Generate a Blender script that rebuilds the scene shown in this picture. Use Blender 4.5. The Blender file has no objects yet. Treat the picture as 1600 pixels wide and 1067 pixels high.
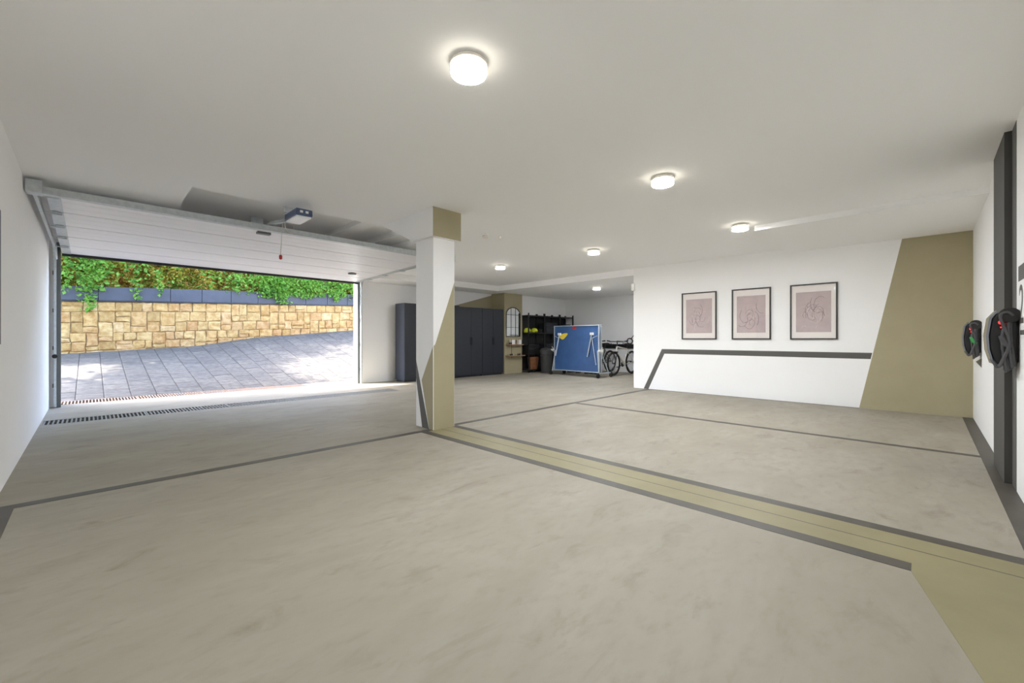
import bpy, math, random
from mathutils import Vector, Matrix
random.seed(7)
C = bpy.context.scene.collection
S = bpy.context.scene
# ------------------------------------------------------------------ camera
cd = bpy.data.cameras.new('camera'); cam = bpy.data.objects.new('camera', cd); C.objects.link(cam)
cd.sensor_width = 36; cd.lens = 653.47/1600*36; cd.shift_y = -4.5/1600; cd.clip_start = .02; cd.clip_end = 300
HEAD = math.radians(44.715)
cam.location = (0, 0, 1.1); cam.rotation_euler = (math.pi/2, 0, HEAD-math.pi/2)
S.camera = cam
# ------------------------------------------------------------------ world, sun, exposure
w = bpy.data.worlds.new('sky'); S.world = w; w.use_nodes = True
wn = w.node_tree.nodes; bg = wn['Background']
sky = wn.new('ShaderNodeTexSky'); sky.sky_type = 'NISHITA'; sky.sun_disc = False
sky.sun_elevation = math.radians(52); sky.sun_rotation = math.radians(-42); sky.altitude = 100; sky.dust_density = 2.5; sky.air_density = .8
w.node_tree.links.new(sky.outputs[0], bg.inputs[0]); bg.inputs[1].default_value = 1.85
sl = bpy.data.lights.new('sun', 'SUN'); sl.energy = 12; sl.angle = math.radians(.6); sl.color = (1, .95, .86)
sun = bpy.data.objects.new('sun', sl); C.objects.link(sun)
sun.rotation_euler = Vector((.48, -.50, -.92)).to_track_quat('-Z', 'Y').to_euler(); sun.location = (-6, 20, 14)
vs = S.view_settings; vs.view_transform = 'Standard'; vs.look = 'None'; vs.gamma = 1; vs.exposure = 0.6; vs.use_curve_mapping = False
S.cycles.diffuse_bounces = 12; S.cycles.max_bounces = 16   # white rooms need many diffuse bounces
LAMP_L = 300          # radiance of the glowing lamp drums
# ------------------------------------------------------------------ materials
def lin(c): return tuple(((v/255+.055)/1.055)**2.4 if v/255 > .04045 else v/255/12.92 for v in c)+(1,)
M = {}
def mat(name, col, rough=.6, metal=0, var=None, scale=3, bump=0, bscale=60, emit=0, spec=.5, stretch=None, rnd=None, coat=0, island=False):
    m = bpy.data.materials.new(name); m.use_nodes = True; nt = m.node_tree; n = nt.nodes; L = nt.links
    b = n['Principled BSDF']; b.inputs['Base Color'].default_value = lin(col)
    b.inputs['Roughness'].default_value = rough; b.inputs['Metallic'].default_value = metal
    b.inputs['Specular IOR Level'].default_value = spec; b.inputs['Coat Weight'].default_value = coat
    tc = n.new('ShaderNodeTexCoord'); co = tc.outputs['Object']
    if stretch:
        mp = n.new('ShaderNodeMapping'); mp.inputs['Scale'].default_value = stretch; L.new(co, mp.inputs[0]); co = mp.outputs[0]
    if rnd:
        r = n.new('ShaderNodeValToRGB'); e = r.color_ramp.elements
        while len(e) < len(rnd): e.new(.5)
        for i, c in enumerate(rnd): e[i].position = i/max(1, len(rnd)-1); e[i].color = lin(c)
        src = n.new('ShaderNodeNewGeometry').outputs['Random Per Island'] if island else n.new('ShaderNodeObjectInfo').outputs['Random']
        if island:
            nz = n.new('ShaderNodeTexNoise'); nz.inputs['Scale'].default_value = scale; nz.inputs['Detail'].default_value = 3; L.new(co, nz.inputs[0])
            mr = n.new('ShaderNodeMapRange'); mr.inputs[1].default_value = .3; mr.inputs[2].default_value = .7; L.new(nz.outputs[0], mr.inputs[0])
            mx = n.new('ShaderNodeMath'); mx.operation = 'MULTIPLY_ADD'; mx.inputs[1].default_value = .6; L.new(mr.outputs[0], mx.inputs[0])
            m2 = n.new('ShaderNodeMath'); m2.operation = 'MULTIPLY'; m2.inputs[1].default_value = .4; L.new(src, m2.inputs[0]); L.new(m2.outputs[0], mx.inputs[2]); src = mx.outputs[0]
        L.new(src, r.inputs[0]); base = r.outputs[0]
    else: base = None
    if var:
        nz = n.new('ShaderNodeTexNoise'); nz.inputs['Scale'].default_value = scale; nz.inputs['Detail'].default_value = 6; nz.inputs['Roughness'].default_value = .6; L.new(co, nz.inputs[0])
        mr = n.new('ShaderNodeMapRange'); mr.inputs[1].default_value = .36; mr.inputs[2].default_value = .64; L.new(nz.outputs[0], mr.inputs[0])
        mx = n.new('ShaderNodeMix'); mx.data_type = 'RGBA'; L.new(mr.outputs[0], mx.inputs[0])
        if base: mx.blend_type = 'MULTIPLY'; L.new(base, mx.inputs[6]); mx.inputs[7].default_value = lin(var)
        else: mx.inputs[6].default_value = lin(col); mx.inputs[7].default_value = lin(var)
        base = mx.outputs[2]
    if base: L.new(base, b.inputs['Base Color'])
    if bump:
        n2 = n.new('ShaderNodeTexNoise'); n2.inputs['Scale'].default_value = bscale; n2.inputs['Detail'].default_value = 4; L.new(tc.outputs['Object'], n2.inputs[0])
        bp = n.new('ShaderNodeBump'); bp.inputs['Strength'].default_value = bump; bp.inputs['Distance'].default_value = .01
        L.new(n2.outputs[0], bp.inputs['Height']); L.new(bp.outputs[0], b.inputs['Normal'])
    if emit:
        b.inputs['Emission Color'].default_value = lin(col); b.inputs['Emission Strength'].default_value = emit
    M[name] = m; return m
mat('white_wall', (245, 245, 245), .75, var=(243, 243, 242), scale=.8, bump=.05)
mat('white_ceiling', (249, 249, 249), .85)
mat('olive', (170, 161, 131), .6, var=(165, 156, 126), scale=2)
mat('olive_floor', (144, 136, 103), .5, var=(135, 127, 95), scale=2.2)
mat('grey_paint', (88, 86, 82), .55)
mat('grey_line', (82, 77, 70), .5, var=(72, 68, 61), scale=5)
mat('pilaster_grey', (74, 73, 70), .6)
mat('steel', (206, 212, 214), .4, .3, var=(188, 195, 199), scale=25)
mat('steel_dark', (112, 116, 114), .45, .3)
mat('door_white', (244, 244, 246), .4)
mat('grate_steel', (128, 128, 124), .5, .2)
mat('rubber', (40, 38, 37), .7)
mat('black', (24, 24, 25), .5)
mat('black_metal', (34, 34, 36), .4, .3)
mat('anthracite', (60, 65, 78), .5)  # cabinet bodies: daylight on the side is put into this lighter, bluer tone
mat('anthracite_dark', (40, 43, 51), .5)
mat('stone', (220, 190, 130), .9, var=(214, 196, 168), scale=9, bump=.9, bscale=22, rnd=[(176, 143, 90), (186, 157, 106), (164, 133, 82), (182, 149, 95), (172, 135, 88), (190, 163, 117)])
mat('mortar', (150, 126, 88), .95, bump=.5)
mat('paver', (150, 148, 150), .85, var=(200, 198, 196), scale=9, bump=.4, bscale=40, rnd=[(94, 89, 83), (84, 80, 75), (102, 96, 88), (89, 84, 78)])
mat('paver_joint', (96, 92, 88), .95)
mat('slate', (62, 62, 68), .6, var=(54, 54, 60), scale=4)
mat('leaf', (80, 130, 40), .6, scale=1.1, rnd=[(70, 112, 32), (126, 164, 50), (168, 108, 50), (96, 138, 42), (182, 178, 62), (190, 130, 60), (146, 146, 52), (182, 110, 56), (138, 88, 52)], island=True)
mat('leaf_green', (80, 140, 50), .6, scale=2, rnd=[(58, 108, 34), (100, 150, 50), (130, 168, 64), (74, 126, 40), (46, 88, 30)], island=True)
mat('core_green', (84, 92, 44), .95, var=(120, 90, 50), scale=5)
mat('bark', (92, 76, 60), .9, bump=.6, bscale=20)
mat('lamp_body', (232, 228, 218), .5)
mat('plastic_white', (236, 236, 234), .4)
mat('plastic_navy', (72, 88, 120), .4)
mat('lens_white', (243, 245, 248), .3)
mat('red', (186, 40, 36), .5)
mat('cord', (206, 200, 190), .7)
mat('frame_black', (52, 49, 46), .45)
mat('matboard', (238, 232, 228), .7)
mat('print', (196, 180, 180), .7, var=(186, 170, 170), scale=7)
mat('ink', (138, 120, 122), .8); mat('chalk', (222, 208, 204), .8)
mat('table_blue', (54, 94, 148), .5, var=(48, 86, 138), scale=3)
mat('table_frame', (188, 198, 206), .4, .3)
mat('yellow', (236, 210, 60), .6); mat('hivis', (206, 216, 40), .5)
mat('wicker', (160, 108, 72), .85, var=(128, 82, 52), scale=40)
mat('bin_grey', (78, 80, 80), .5)
mat('led_red', (255, 40, 40), .4, emit=3)
mat('plug_green', (60, 150, 80), .4)
mat('shield', (120, 124, 134), .15, .1, coat=.6)
mat('cable', (78, 78, 80), .5)
mat('bike_white', (214, 208, 198), .35); mat('bike_red', (120, 34, 36), .35); mat('bike_black', (34, 34, 35), .4)
mat('tyre', (30, 29, 28), .8)
mat('navy_panel', (38, 52, 84), .4)
mat('rust', (150, 116, 88), .85, var=(128, 122, 116), scale=6)
mat('mirror_glass', (225, 228, 230), .03, 1)
mat('copper', (190, 150, 122), .4, .2)
def translucent(name, k=.45):
    m = M[name]; n = m.node_tree.nodes; L = m.node_tree.links; b = n['Principled BSDF']; o = n['Material Output']
    t = n.new('ShaderNodeBsdfTranslucent'); x = n.new('ShaderNodeMixShader'); x.inputs[0].default_value = k
    L.new(b.inputs['Base Color'].links[0].from_socket, t.inputs[0]); L.new(b.outputs[0], x.inputs[1]); L.new(t.outputs[0], x.inputs[2]); L.new(x.outputs[0], o.inputs[0])
translucent('leaf'); translucent('leaf_green')
# concrete floor: cloudy trowelled grey beige with darker scuffs
def concrete(name, a, b2, c):
    m = bpy.data.materials.new(name); m.use_nodes = True; nt = m.node_tree; n = nt.nodes; L = nt.links; b = n['Principled BSDF']
    tc = n.new('ShaderNodeTexCoord'); mp = n.new('ShaderNodeMapping'); mp.inputs['Rotation'].default_value = (0, 0, .78); mp.inputs['Scale'].default_value = (.8, 1.7, 1); L.new(tc.outputs['Object'], mp.inputs[0])
    def noise(s, lo, hi, d=8, dist=.6):
        z = n.new('ShaderNodeTexNoise'); z.inputs['Scale'].default_value = s; z.inputs['Detail'].default_value = d; z.inputs['Roughness'].default_value = .62; z.inputs['Distortion'].default_value = dist; L.new(mp.outputs[0], z.inputs[0])
        r = n.new('ShaderNodeMapRange'); r.inputs[1].default_value = lo; r.inputs[2].default_value = hi; L.new(z.outputs[0], r.inputs[0]); return r.outputs[0]
    def mix(f, x, y):
        k = n.new('ShaderNodeMix'); k.data_type = 'RGBA'; L.new(f, k.inputs[0])
        for i, v in ((6, x), (7, y)):
            if isinstance(v, tuple): k.inputs[i].default_value = v
            else: L.new(v, k.inputs[i])
        return k.outputs[2]
    col = mix(noise(.9, .35, .65), lin(a), lin(b2)); f2 = noise(3.2, .56, .74)
    col = mix(f2, col, lin(c)); f3 = noise(9, .3, .75, 6, 0); col = mix(f3, col, mix(f3, lin(b2), lin(a)))
    L.new(col, b.inputs['Base Color']); rr = n.new('ShaderNodeMapRange'); rr.inputs[3].default_value = .5; rr.inputs[4].default_value = .68; b.inputs['Specular IOR Level'].default_value = .4
    L.new(noise(2, .3, .7), rr.inputs[0]); L.new(rr.outputs[0], b.inputs['Roughness'])
    M[name] = m
concrete('concrete', (143, 136, 121), (160, 154, 141), (120, 111, 94))
def pane():
    m = bpy.data.materials.new('pane'); m.use_nodes = True; n = m.node_tree.nodes; L = m.node_tree.links; n.clear()
    o = n.new('ShaderNodeOutputMaterial'); t = n.new('ShaderNodeBsdfTransparent'); g = n.new('ShaderNodeBsdfGlossy'); g.inputs['Roughness'].default_value = .04
    x = n.new('ShaderNodeMixShader'); x.inputs[0].default_value = .03
    L.new(t.outputs[0], x.inputs[1]); L.new(g.outputs[0], x.inputs[2]); L.new(x.outputs[0], o.inputs[0]); M['pane'] = m
pane()
# ------------------------------------------------------------------ mesh builder
class MB:
    def __init__(s): s.v = []; s.f = []
    def add(s, v, f):
        o = len(s.v); s.v += [tuple(p) for p in v]; s.f += [tuple(i+o for i in q) for q in f]; return s
    def box(s, x0, x1, y0, y1, z0, z1):
        return s.add([(x0,y0,z0),(x1,y0,z0),(x1,y1,z0),(x0,y1,z0),(x0,y0,z1),(x1,y0,z1),(x1,y1,z1),(x0,y1,z1)],
                     [(0,3,2,1),(4,5,6,7),(0,1,5,4),(1,2,6,5),(2,3,7,6),(3,0,4,7)])
    def prism(s, pts, axis, a, b):            # polygon pts (2-D) extruded along axis from a to b
        n = len(pts)
        def P(p, t): return {'x': (t, p[0], p[1]), 'y': (p[0], t, p[1]), 'z': (p[0], p[1], t)}[axis]
        return s.add([P(p, a) for p in pts]+[P(p, b) for p in pts],
                     [tuple(range(n-1, -1, -1)), tuple(range(n, 2*n))]+[(i, (i+1) % n, n+(i+1) % n, n+i) for i in range(n)])
    def tube(s, pts, r, n=8, closed=False):
        pts = [Vector(p) for p in pts]; m = len(pts); rs = r if isinstance(r, (list, tuple)) else [r]*m; rings = []; up = None
        for i, p in enumerate(pts):
            if closed: t = pts[(i+1) % m]-pts[i-1]
            else: t = pts[min(i+1, m-1)]-pts[max(i-1, 0)]
            t.normalize()
            if up is None or abs(up.dot(t)) > .98: up = Vector((0,0,1)) if abs(t.z) < .9 else Vector((1,0,0))
            a = t.cross(up).normalized(); b = a.cross(t).normalized(); up = b
            rings.append([p+rs[i]*(math.cos(k*2*math.pi/n)*a+math.sin(k*2*math.pi/n)*b) for k in range(n)])
        V = [q for g in rings for q in g]; Fc = []
        for i in range(m if closed else m-1):
            j = (i+1) % m
            Fc += [(i*n+k, i*n+(k+1) % n, j*n+(k+1) % n, j*n+k) for k in range(n)]
        if not closed: Fc += [tuple(range(n-1, -1, -1)), tuple(range((m-1)*n, m*n))]
        return s.add(V, Fc)
    def lathe(s, prof, c=(0,0,0), n=24, axis='z'):     # prof: (radius, height)
        V = []; Fc = []
        for r, z in prof:
            for k in range(n):
                a = 2*math.pi*k/n; p = (r*math.cos(a), r*math.sin(a), z)
                if axis == 'x': p = (z, p[0], p[1])
                if axis == 'y': p = (p[0], z, p[1])
                V.append((c[0]+p[0], c[1]+p[1], c[2]+p[2]))
        m = len(prof)
        for i in range(m-1): Fc += [(i*n+k, i*n+(k+1) % n, (i+1)*n+(k+1) % n, (i+1)*n+k) for k in range(n)]
        Fc += [tuple(range(n-1, -1, -1)), tuple(range((m-1)*n, m*n))]
        return s.add(V, Fc)
    def build(s, name, material, parent=None, smooth=False, bevel=0, world=True, loc=None):
        me = bpy.data.meshes.new(name); off = Vector((0,0,0))
        if parent and world: off = parent_loc(parent)
        if loc is not None and not parent: off = Vector(loc)
        me.from_pydata([tuple(Vector(p)-off) for p in s.v], [], s.f); me.materials.append(M[material] if isinstance(material, str) else material); me.update()
        if smooth:
            for p in me.polygons: p.use_smooth = True
            me.set_sharp_from_angle(angle=math.radians(40))
        o = bpy.data.objects.new(name, me); C.objects.link(o)
        if parent: o.parent = parent
        if loc is not None and not parent: o.location = loc
        if bevel:
            b = o.modifiers.new('bevel', 'BEVEL'); b.width = bevel; b.segments = 2; b.limit_method = 'ANGLE'
        return o
def parent_loc(p):
    v = Vector(p.location)
    while p.parent: p = p.parent; v = v+Vector(p.location)
    return v
def tag(o, label, cat=None, group=None, kind=None):
    o['label'] = label
    if cat: o['category'] = cat
    if group: o['group'] = group
    if kind: o['kind'] = kind
    return o
def thing(name, label, cat, loc=(0,0,0), rz=0, group=None, kind=None):
    o = bpy.data.objects.new(name, None); C.objects.link(o); o.location = loc; o.rotation_euler = (0,0,rz); o.empty_display_size = .1
    return tag(o, label, cat, group, kind)
def copy_tree(o, parent=None):
    c = o.copy(); C.objects.link(c); c.parent = parent
    for ch in list(o.children): copy_tree(ch, c)
    return c
def bx(*a): return MB().box(*a)
# ------------------------------------------------------------------ room shell
H = 2.67; LX = -.45; RY = -.463; FX = 8.6; DY = 9.9
fl = MB()
fl.box(-.65, 12.6, -.66, 7.95, -.2, 0).box(4.65, 12.6, 7.95, 8.38, -.2, 0).box(-.65, -.43, 7.95, 8.38, -.2, 0).box(-.43, 4.65, 7.95, 8.38, -.2, -.08)
fl.box(-.65, 12.6, 8.38, 10.2, -.2, 0).box(3.6, 5.2, 10.2, 10.75, -.2, 0).box(-.8, -.36, 10.2, 10.75, -.2, 0).box(-.36, 3.6, 10.2, 10.72, -.2, -.08).box(-.36, 3.6, 10.72, 10.75, -.2, 0)
floor = tag(fl.build('floor', 'concrete'), 'trowelled grey beige concrete garage floor with painted bay lines', 'floor', kind='structure')
def stripe(pts, m='grey_line', t=.0016, name='painted_line', z0=.0004):
    return MB().prism(pts, 'z', z0, t).build(name, m, floor)
def rect(x0, x1, y0, y1): return [(x0,y0),(x1,y0),(x1,y1),(x0,y1)]
op = stripe([(.73,-.46),(3.2,-.46),(3.2,4.2),(2.82,4.2),(2.82,.05),(2.73,.05)], 'olive_floor', .0012, 'painted_strip'); op['label'] = 'olive painted walkway strip'
stripe(rect(-.345, 2.9, 4.2, 4.295)); stripe(rect(3.24, 8.595, 4.24, 4.33)); stripe(rect(2.735, 2.83, .05, 4.2)); stripe(rect(3.19, 3.285, -.36, 4.24))
stripe(rect(5.8, 5.885, -.36, 4.24)); stripe(rect(8.535, 8.6, .755, 4.24)); stripe(rect(3.15, 8.6, RY, -.36)); stripe(rect(LX, -.345, RY, 4.295))
stripe(rect(3.012, 3.02, -.46, 4.2), 'grey_line', .0016, 'expansion_joint'); stripe(rect(9.9, 12.3, 6.52, 6.56), 'grey_line', .0016)
# walls
wl = tag(bx(-.65, LX, -.66, 10.3, 0, 3.2).build('wall_left', 'white_wall'), 'plain white plastered wall left of the garage door', 'wall', kind='structure')
wr = tag(bx(-.45, 8.6, -.66, RY, 0, 3.2).build('wall_right', 'white_wall'), 'white wall carrying the two chargers', 'wall', kind='structure')
wf = tag(bx(FX, 8.8, -.66, 4.67, 0, 3.2).build('wall_back', 'white_wall'), 'white wall with three framed pictures and painted olive end', 'wall', kind='structure')
wd = MB().box(-.45, -.37, DY, 10.3, 0, 3.2).box(4.7, 9.86, DY, 10.3, 0, 3.2).box(-.37, 4.7, DY, 10.3, 2.62, 3.2)
wd = tag(wd.build('wall_front', 'white_wall'), 'white wall with the wide garage door opening', 'wall', kind='structure')
wa = tag(MB().box(9.86, 12.55, 9.45, 10.3, 0, 3.2).build('wall_alcove_front', 'white_wall'), 'white alcove wall behind the black shelving', 'wall', kind='structure')
wb = tag(MB().box(12.35, 12.55, 4.2, 9.45, 0, 3.2).build('wall_alcove_back', 'white_wall'), 'white end wall of the alcove behind the bicycles', 'wall', kind='structure')
wc = tag(MB().box(8.8, 12.35, 4.2, 4.35, 0, 3.2).build('wall_alcove_right', 'white_wall'), 'white side wall closing the storage alcove', 'wall', kind='structure')
# painted fields on the walls
def wallpaint(pts, axis, a, b, m, parent, name='painted_field'): return MB().prism(pts, axis, a, b).build(name, m, parent)
wallpaint([(.257,2.599),(-.462,2.599),(-.462,.001),(.755,.001)], 'x', FX-.0015, FX+.001, 'olive', wf)
wallpaint([(.598,.877),(4.01,.877),(4.425,.001),(4.315,.001),(3.955,.78),(.617,.78)], 'x', FX-.0015, FX+.001, 'grey_paint', wf, 'painted_band')
wallpaint([(4.69,.001),(5.62,.001),(5.62,H),(4.69,H)], 'y', RY-.001, RY+.0015, 'grey_paint', wr, 'painted_band')
wallpaint([(7.35,.76),(7.35,.87),(8.15,.80)], 'y', RY-.001, RY+.0015, 'grey_paint', wr, 'painted_bar')
wallpaint([(4.6,1.5),(4.1,1.5),(4.1,1.605),(4.6,1.605)], 'y', RY-.001, RY+.0015, 'grey_paint', wr, 'painted_bar')
wallpaint([(4.52,1.126),(4.1,1.126),(4.1,1.158),(4.52,1.158)], 'y', RY-.001, RY+.0015, 'grey_paint', wr, 'painted_bar')
wallpaint([(7.55,2.065),(9.2,2.515),(9.2,.001),(7.55,.001)], 'y', DY-.0015, DY+.001, 'olive', wd)
tcu = bpy.data.curves.new('bay_number', 'FONT'); tcu.body = '2'; tcu.size = .385; tcu.extrude = .0008
to = bpy.data.objects.new('tmp', tcu); C.objects.link(to); bpy.context.view_layer.update()
me = bpy.data.meshes.new_from_object(to.evaluated_get(bpy.context.evaluated_depsgraph_get())); bpy.data.objects.remove(to)
me.materials.clear(); me.materials.append(M['grey_paint']); num = bpy.data.objects.new('bay_number', me); C.objects.link(num); num.parent = wr
num.rotation_euler = (math.pi/2, 0, math.pi); num.location = (4.575, RY+.001, 1.205); num['label'] = 'grey painted bay number 2'
# ceiling
ce = MB().box(-.45, 8.6, -.463, 5.4, H, 3.2).box(-.45, .75, 5.4, 6.55, H, 3.2).box(3.8, 8.6, 5.4, DY, H, 3.2)
tag(ce.build('ceiling', 'white_ceiling'), 'smooth white ceiling over the parking bays', 'ceiling', kind='structure')
rc = MB().box(.75, 3.8, 5.4, DY, 2.86, 3.2).box(-.45, .75, 6.55, DY, 2.86, 3.2)
tag(rc.build('ceiling_recess', 'white_ceiling'), 'raised ceiling recess above the garage door', 'ceiling', kind='structure')
tag(MB().box(8.6, 8.8, 4.67, 9.45, 2.52, 3.2).box(8.8, 12.35, 4.35, 9.45, 2.52, 3.2).box(8.6, 9.86, 9.45, DY, 2.52, 3.2).build('ceiling_alcove', 'white_ceiling'), 'lowered ceiling of the storage alcove', 'ceiling', kind='structure')
tag(bx(4.76, FX, 9.1, DY, 2.52, H).build('trim_1', 'white_wall'), 'white beam along the front wall above the cabinets', 'beam', kind='structure')
tag(bx(6.52, FX, RY, 1.7, 2.6, H).build('trim_2', 'white_ceiling'), 'shallow white ceiling drop beside the olive corner', 'beam', kind='structure')
tag(bx(2.78, 3.03, 5.4, DY, 2.79, 2.86).build('trim_3', 'white_wall'), 'white beam inside the ceiling recess', 'beam', kind='structure')
tag(bx(3.48, 3.8, 5.4, DY, 2.76, 2.86).build('trim_4', 'white_wall'), 'deeper white beam at the edge of the ceiling recess', 'beam', kind='structure')
pl = tag(bx(4.9, 5.6, RY, -.423, 0, H).build('trim_5', 'pilaster_grey'), 'dark grey flat pilaster on the charger wall', 'pilaster', kind='structure')
# column of the alcove
col = tag(bx(9.06, 9.86, 9.3, DY, 0, 2.52).build('wall_column', 'olive'), 'olive painted column carrying the arched mirror', 'column', kind='structure')
# pillar
pi_ = thing('pillar', 'square pillar painted white and olive in the middle of garage', 'pillar', (3.06, 4.4, 0), kind='structure')
sh = bx(2.9, 3.22, 4.2, 4.58, 0, 2.32).build('shaft', 'white_wall', pi_, bevel=.008)
cp = MB().prism([(4.15,2.32),(4.58,2.32),(5.38,H),(4.15,H)], 'x', 2.86, 3.28).build('capital', 'white_wall', pi_)
MB().prism([(2.861,2.321),(3.279,2.321),(3.279,H-.001),(2.861,H-.001)], 'y', 4.1485, 4.151).build('painted_field', 'olive', cp)
MB().prism([(2.907,.001),(3.213,.001),(3.213,1.8),(2.93,1.035),(2.907,1.012)], 'y', 4.1985, 4.201).build('painted_field', 'olive', sh)
MB().prism([(4.207,.001),(4.285,.001),(4.448,.585),(4.415,.645),(4.207,1.005)], 'x', 2.8985, 2.901).build('painted_field', 'olive', sh)
MB().prism([(4.29,.001),(4.435,.001),(4.575,.62),(4.575,.83)], 'x', 2.8982, 2.901).build('painted_wedge', 'grey_paint', sh)
# ------------------------------------------------------------------ garage door
gd = thing('door_1', 'white sectional garage door rolled up under the ceiling', 'garage door', (2.2, 9.9, 0), kind='structure')
DX0, DX1 = -.31, 4.6
def dz(y): return 2.47+(9.86-y)*.026
N = 5; yA, yB = 9.84, 6.3; ph = (yA-yB)/N
for i in range(N):
    y1 = yA-i*ph; y0 = y1-ph+.02; pr = []
    g = 3
    for k in range(g):                        # three boards per panel with shallow grooves between
        a = y1-(y1-y0)*k/g; b = y1-(y1-y0)*(k+1)/g
        e = .026 if k == 0 else .006; e2 = .026 if k == g-1 else .006
        pr += [(a, dz(a)+e), (a-.012, dz(a)), (b+.012, dz(b)), (b, dz(b)+e2)]
    pts = pr+[(y0, dz(y0)+.042), (y1, dz(y1)+.042)]
    p = MB().prism(pts, 'x', DX0, DX1).build('panel', 'door_white', gd)
    for X, sgn in ((DX0, 1), (DX1, -1)):
        x0, x1 = sorted((X, X+sgn*.10))
        es = MB().prism([(y1-.004, dz(y1)-.006), (y1-.004, dz(y1)+.001), (y0+.004, dz(y0)+.001), (y0+.004, dz(y0)-.006)], 'x', x0, x1).build('end_cap', 'steel', p)
        xh = X+sgn*.05
        hg = MB().box(xh-.035, xh+.035, y0-.05, y0+.05, dz(y0)-.022, dz(y0)-.007).tube([(xh-.04, y0, dz(y0)-.026), (xh+.04, y0, dz(y0)-.026)], .011, 8)
        hg.tube([(xh, y0, dz(y0)-.026), (X-sgn*.045, y0, dz(y0)-.02)], .007, 6)
        hg.build('hinge', 'steel', p)
bx(DX0, DX1, 9.84, 9.885, 2.43, 2.51).build('bottom_seal', 'rubber', gd)
tr = MB().box(-.36, 4.66, 6.2, 6.27, 2.53, 2.605).box(-.36, 4.66, 6.19, 6.2, 2.53, 2.545); tr.build('top_rail', 'steel', gd)
for X, s in ((-.385, -1), (4.675, 1)):
    cx = MB().box(X-.05, X+.06, 6.14, 6.28, 2.52, 2.645).build('rail_bracket', 'steel', gd, bevel=.004)
    t = MB().box(X-.014, X+.014, 6.28, 9.62, 2.535, 2.6)
    arc = []
    for k in range(7):
        a = k/6*math.pi/2; arc.append((X, 9.62+.2*math.sin(a), 2.36+.2*math.cos(a)))
    t.tube(arc, .026, 8); t.box(X-.014, X+.014, 9.79, 9.85, .02, 2.37)
    t.build('track', 'steel', gd)
    x0, x1 = sorted((X-s*.012, X-s*.062))
    bx(x0, x1, 9.86, 9.899, .001, 2.64).build('jamb_frame', 'steel_dark', gd)
    for z in (.35, .95, 1.55, 2.15): bx(X-.03, X+.03, 9.85, 9.899, z-.03, z+.03).build('track_bracket', 'steel_dark', gd)
MB().lathe([(.03, 0), (.034, .02), (.02, .04)], (-.385, 9.76, .82), 14, 'y').build('roller_stop', 'black', gd, True)
MB().lathe([(.09, -.012), (.075, -.03)], (3.95, 8.72, dz(8.72)), 20).build('lock_plate', 'steel_dark', gd, True)
bx(1.6, 1.76, 6.42, 6.5, dz(6.45)-.03, dz(6.45)+.002).build('arm_bracket', 'steel_dark', gd)
# opener
og = thing('door_opener', 'navy and white garage door opener motor on a steel rail', 'door opener', (1.7, 5.2, 2.4))
hd = bx(1.63, 1.81, 5.02, 5.42, 2.498, 2.575).build('motor_housing', 'plastic_navy', og, bevel=.012)
bx(1.64, 1.80, 5.04, 5.40, 2.48, 2.502).build('lamp_cover', 'lens_white', hd, bevel=.008)
for dx in (1.67, 1.73): bx(dx, dx+.03, 5.012, 5.022, 2.525, 2.55).build('button', 'plastic_white', hd)
MB().prism([(5.42, 2.51), (6.15, 2.615), (9.84, 2.615), (9.84, 2.65), (6.15, 2.65), (5.42, 2.55)], 'x', 1.685, 1.735).build('rail', 'steel', og)
bx(1.69, 1.725, 5.42, 5.6, 2.55, 2.61).build('rail_joint', 'steel', og)
bx(1.66, 1.76, 5.52, 5.56, 2.64, 2.86).build('hanger', 'steel', og); bx(1.63, 1.79, 6.9, 6.94, 2.64, 2.86).build('hanger', 'steel', og)
MB().tube([(1.72, 5.75, 2.6), (1.715, 5.8, 2.5), (1.70, 5.8, 2.16)], .004, 6).build('pull_cord', 'cord', og)
MB().lathe([(.006, 0), (.018, .01), (.018, .05), (.006, .06)], (1.70, 5.8, 2.1), 12).build('pull_handle', 'red', og, True)
MB().tube([(1.75, 5.44, 2.5), (1.75, 5.5, 2.42), (1.74, 5.6, 2.4), (1.72, 5.68, 2.47), (1.715, 5.72, 2.6)], .0045, 6).build('loop_cable', 'cord', og)
# ------------------------------------------------------------------ ceiling lamps
mat('lamp_glow', (248, 251, 255), .5, emit=LAMP_L); mat('lamp_rim', (244, 238, 222), .5, emit=5)
def lamp(x, y, z, label):
    t = thing('ceiling_lamp', label, 'lamp', (x, y, z), group='round ceiling lamps')
    MB().lathe([(.075, 0), (.09, -.002), (.092, -.012), (.104, -.016), (.106, -.03), (.102, -.032)], (x, y, z), 32).build('lamp_body', 'lamp_body', t, True)
    MB().lathe([(.101, -.031), (.103, -.070), (.099, -.076)], (x, y, z), 32).build('diffuser_rim', 'lamp_rim', t, True)
    MB().lathe([(.098, -.0765), (.085, -.080), (.02, -.081)], (x, y, z), 32).build('diffuser', 'lamp_glow', t, True)
lamp(1.51, 1.84, H, 'round ceiling lamp nearest the camera, largest in view')
lamp(3.92, 1.82, H, 'round ceiling lamp over the second parking bay')
lamp(6.3, 1.82, H, 'round ceiling lamp beside the shallow ceiling drop')
lamp(6.26, 4.17, H, 'round ceiling lamp in line with the bay end line')
lamp(6.19, 6.48, H, 'small round ceiling lamp just right of the pillar')
lamp(9.75, 6.4, 2.52, 'round ceiling lamp inside the storage alcove')
sd = thing('smoke_detector', 'small white smoke detector on ceiling right of the pillar', 'smoke detector', (4.2, 4.72, H))
MB().lathe([(.055, 0), (.055, -.018), (.04, -.022)], (4.2, 4.72, H), 20).build('base', 'plastic_white', sd, True)
MB().lathe([(.035, -.022), (.045, -.03), (.045, -.05), (.02, -.056)], (4.2, 4.72, H), 20).build('sensor_head', 'lamp_body', sd, True)
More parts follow.
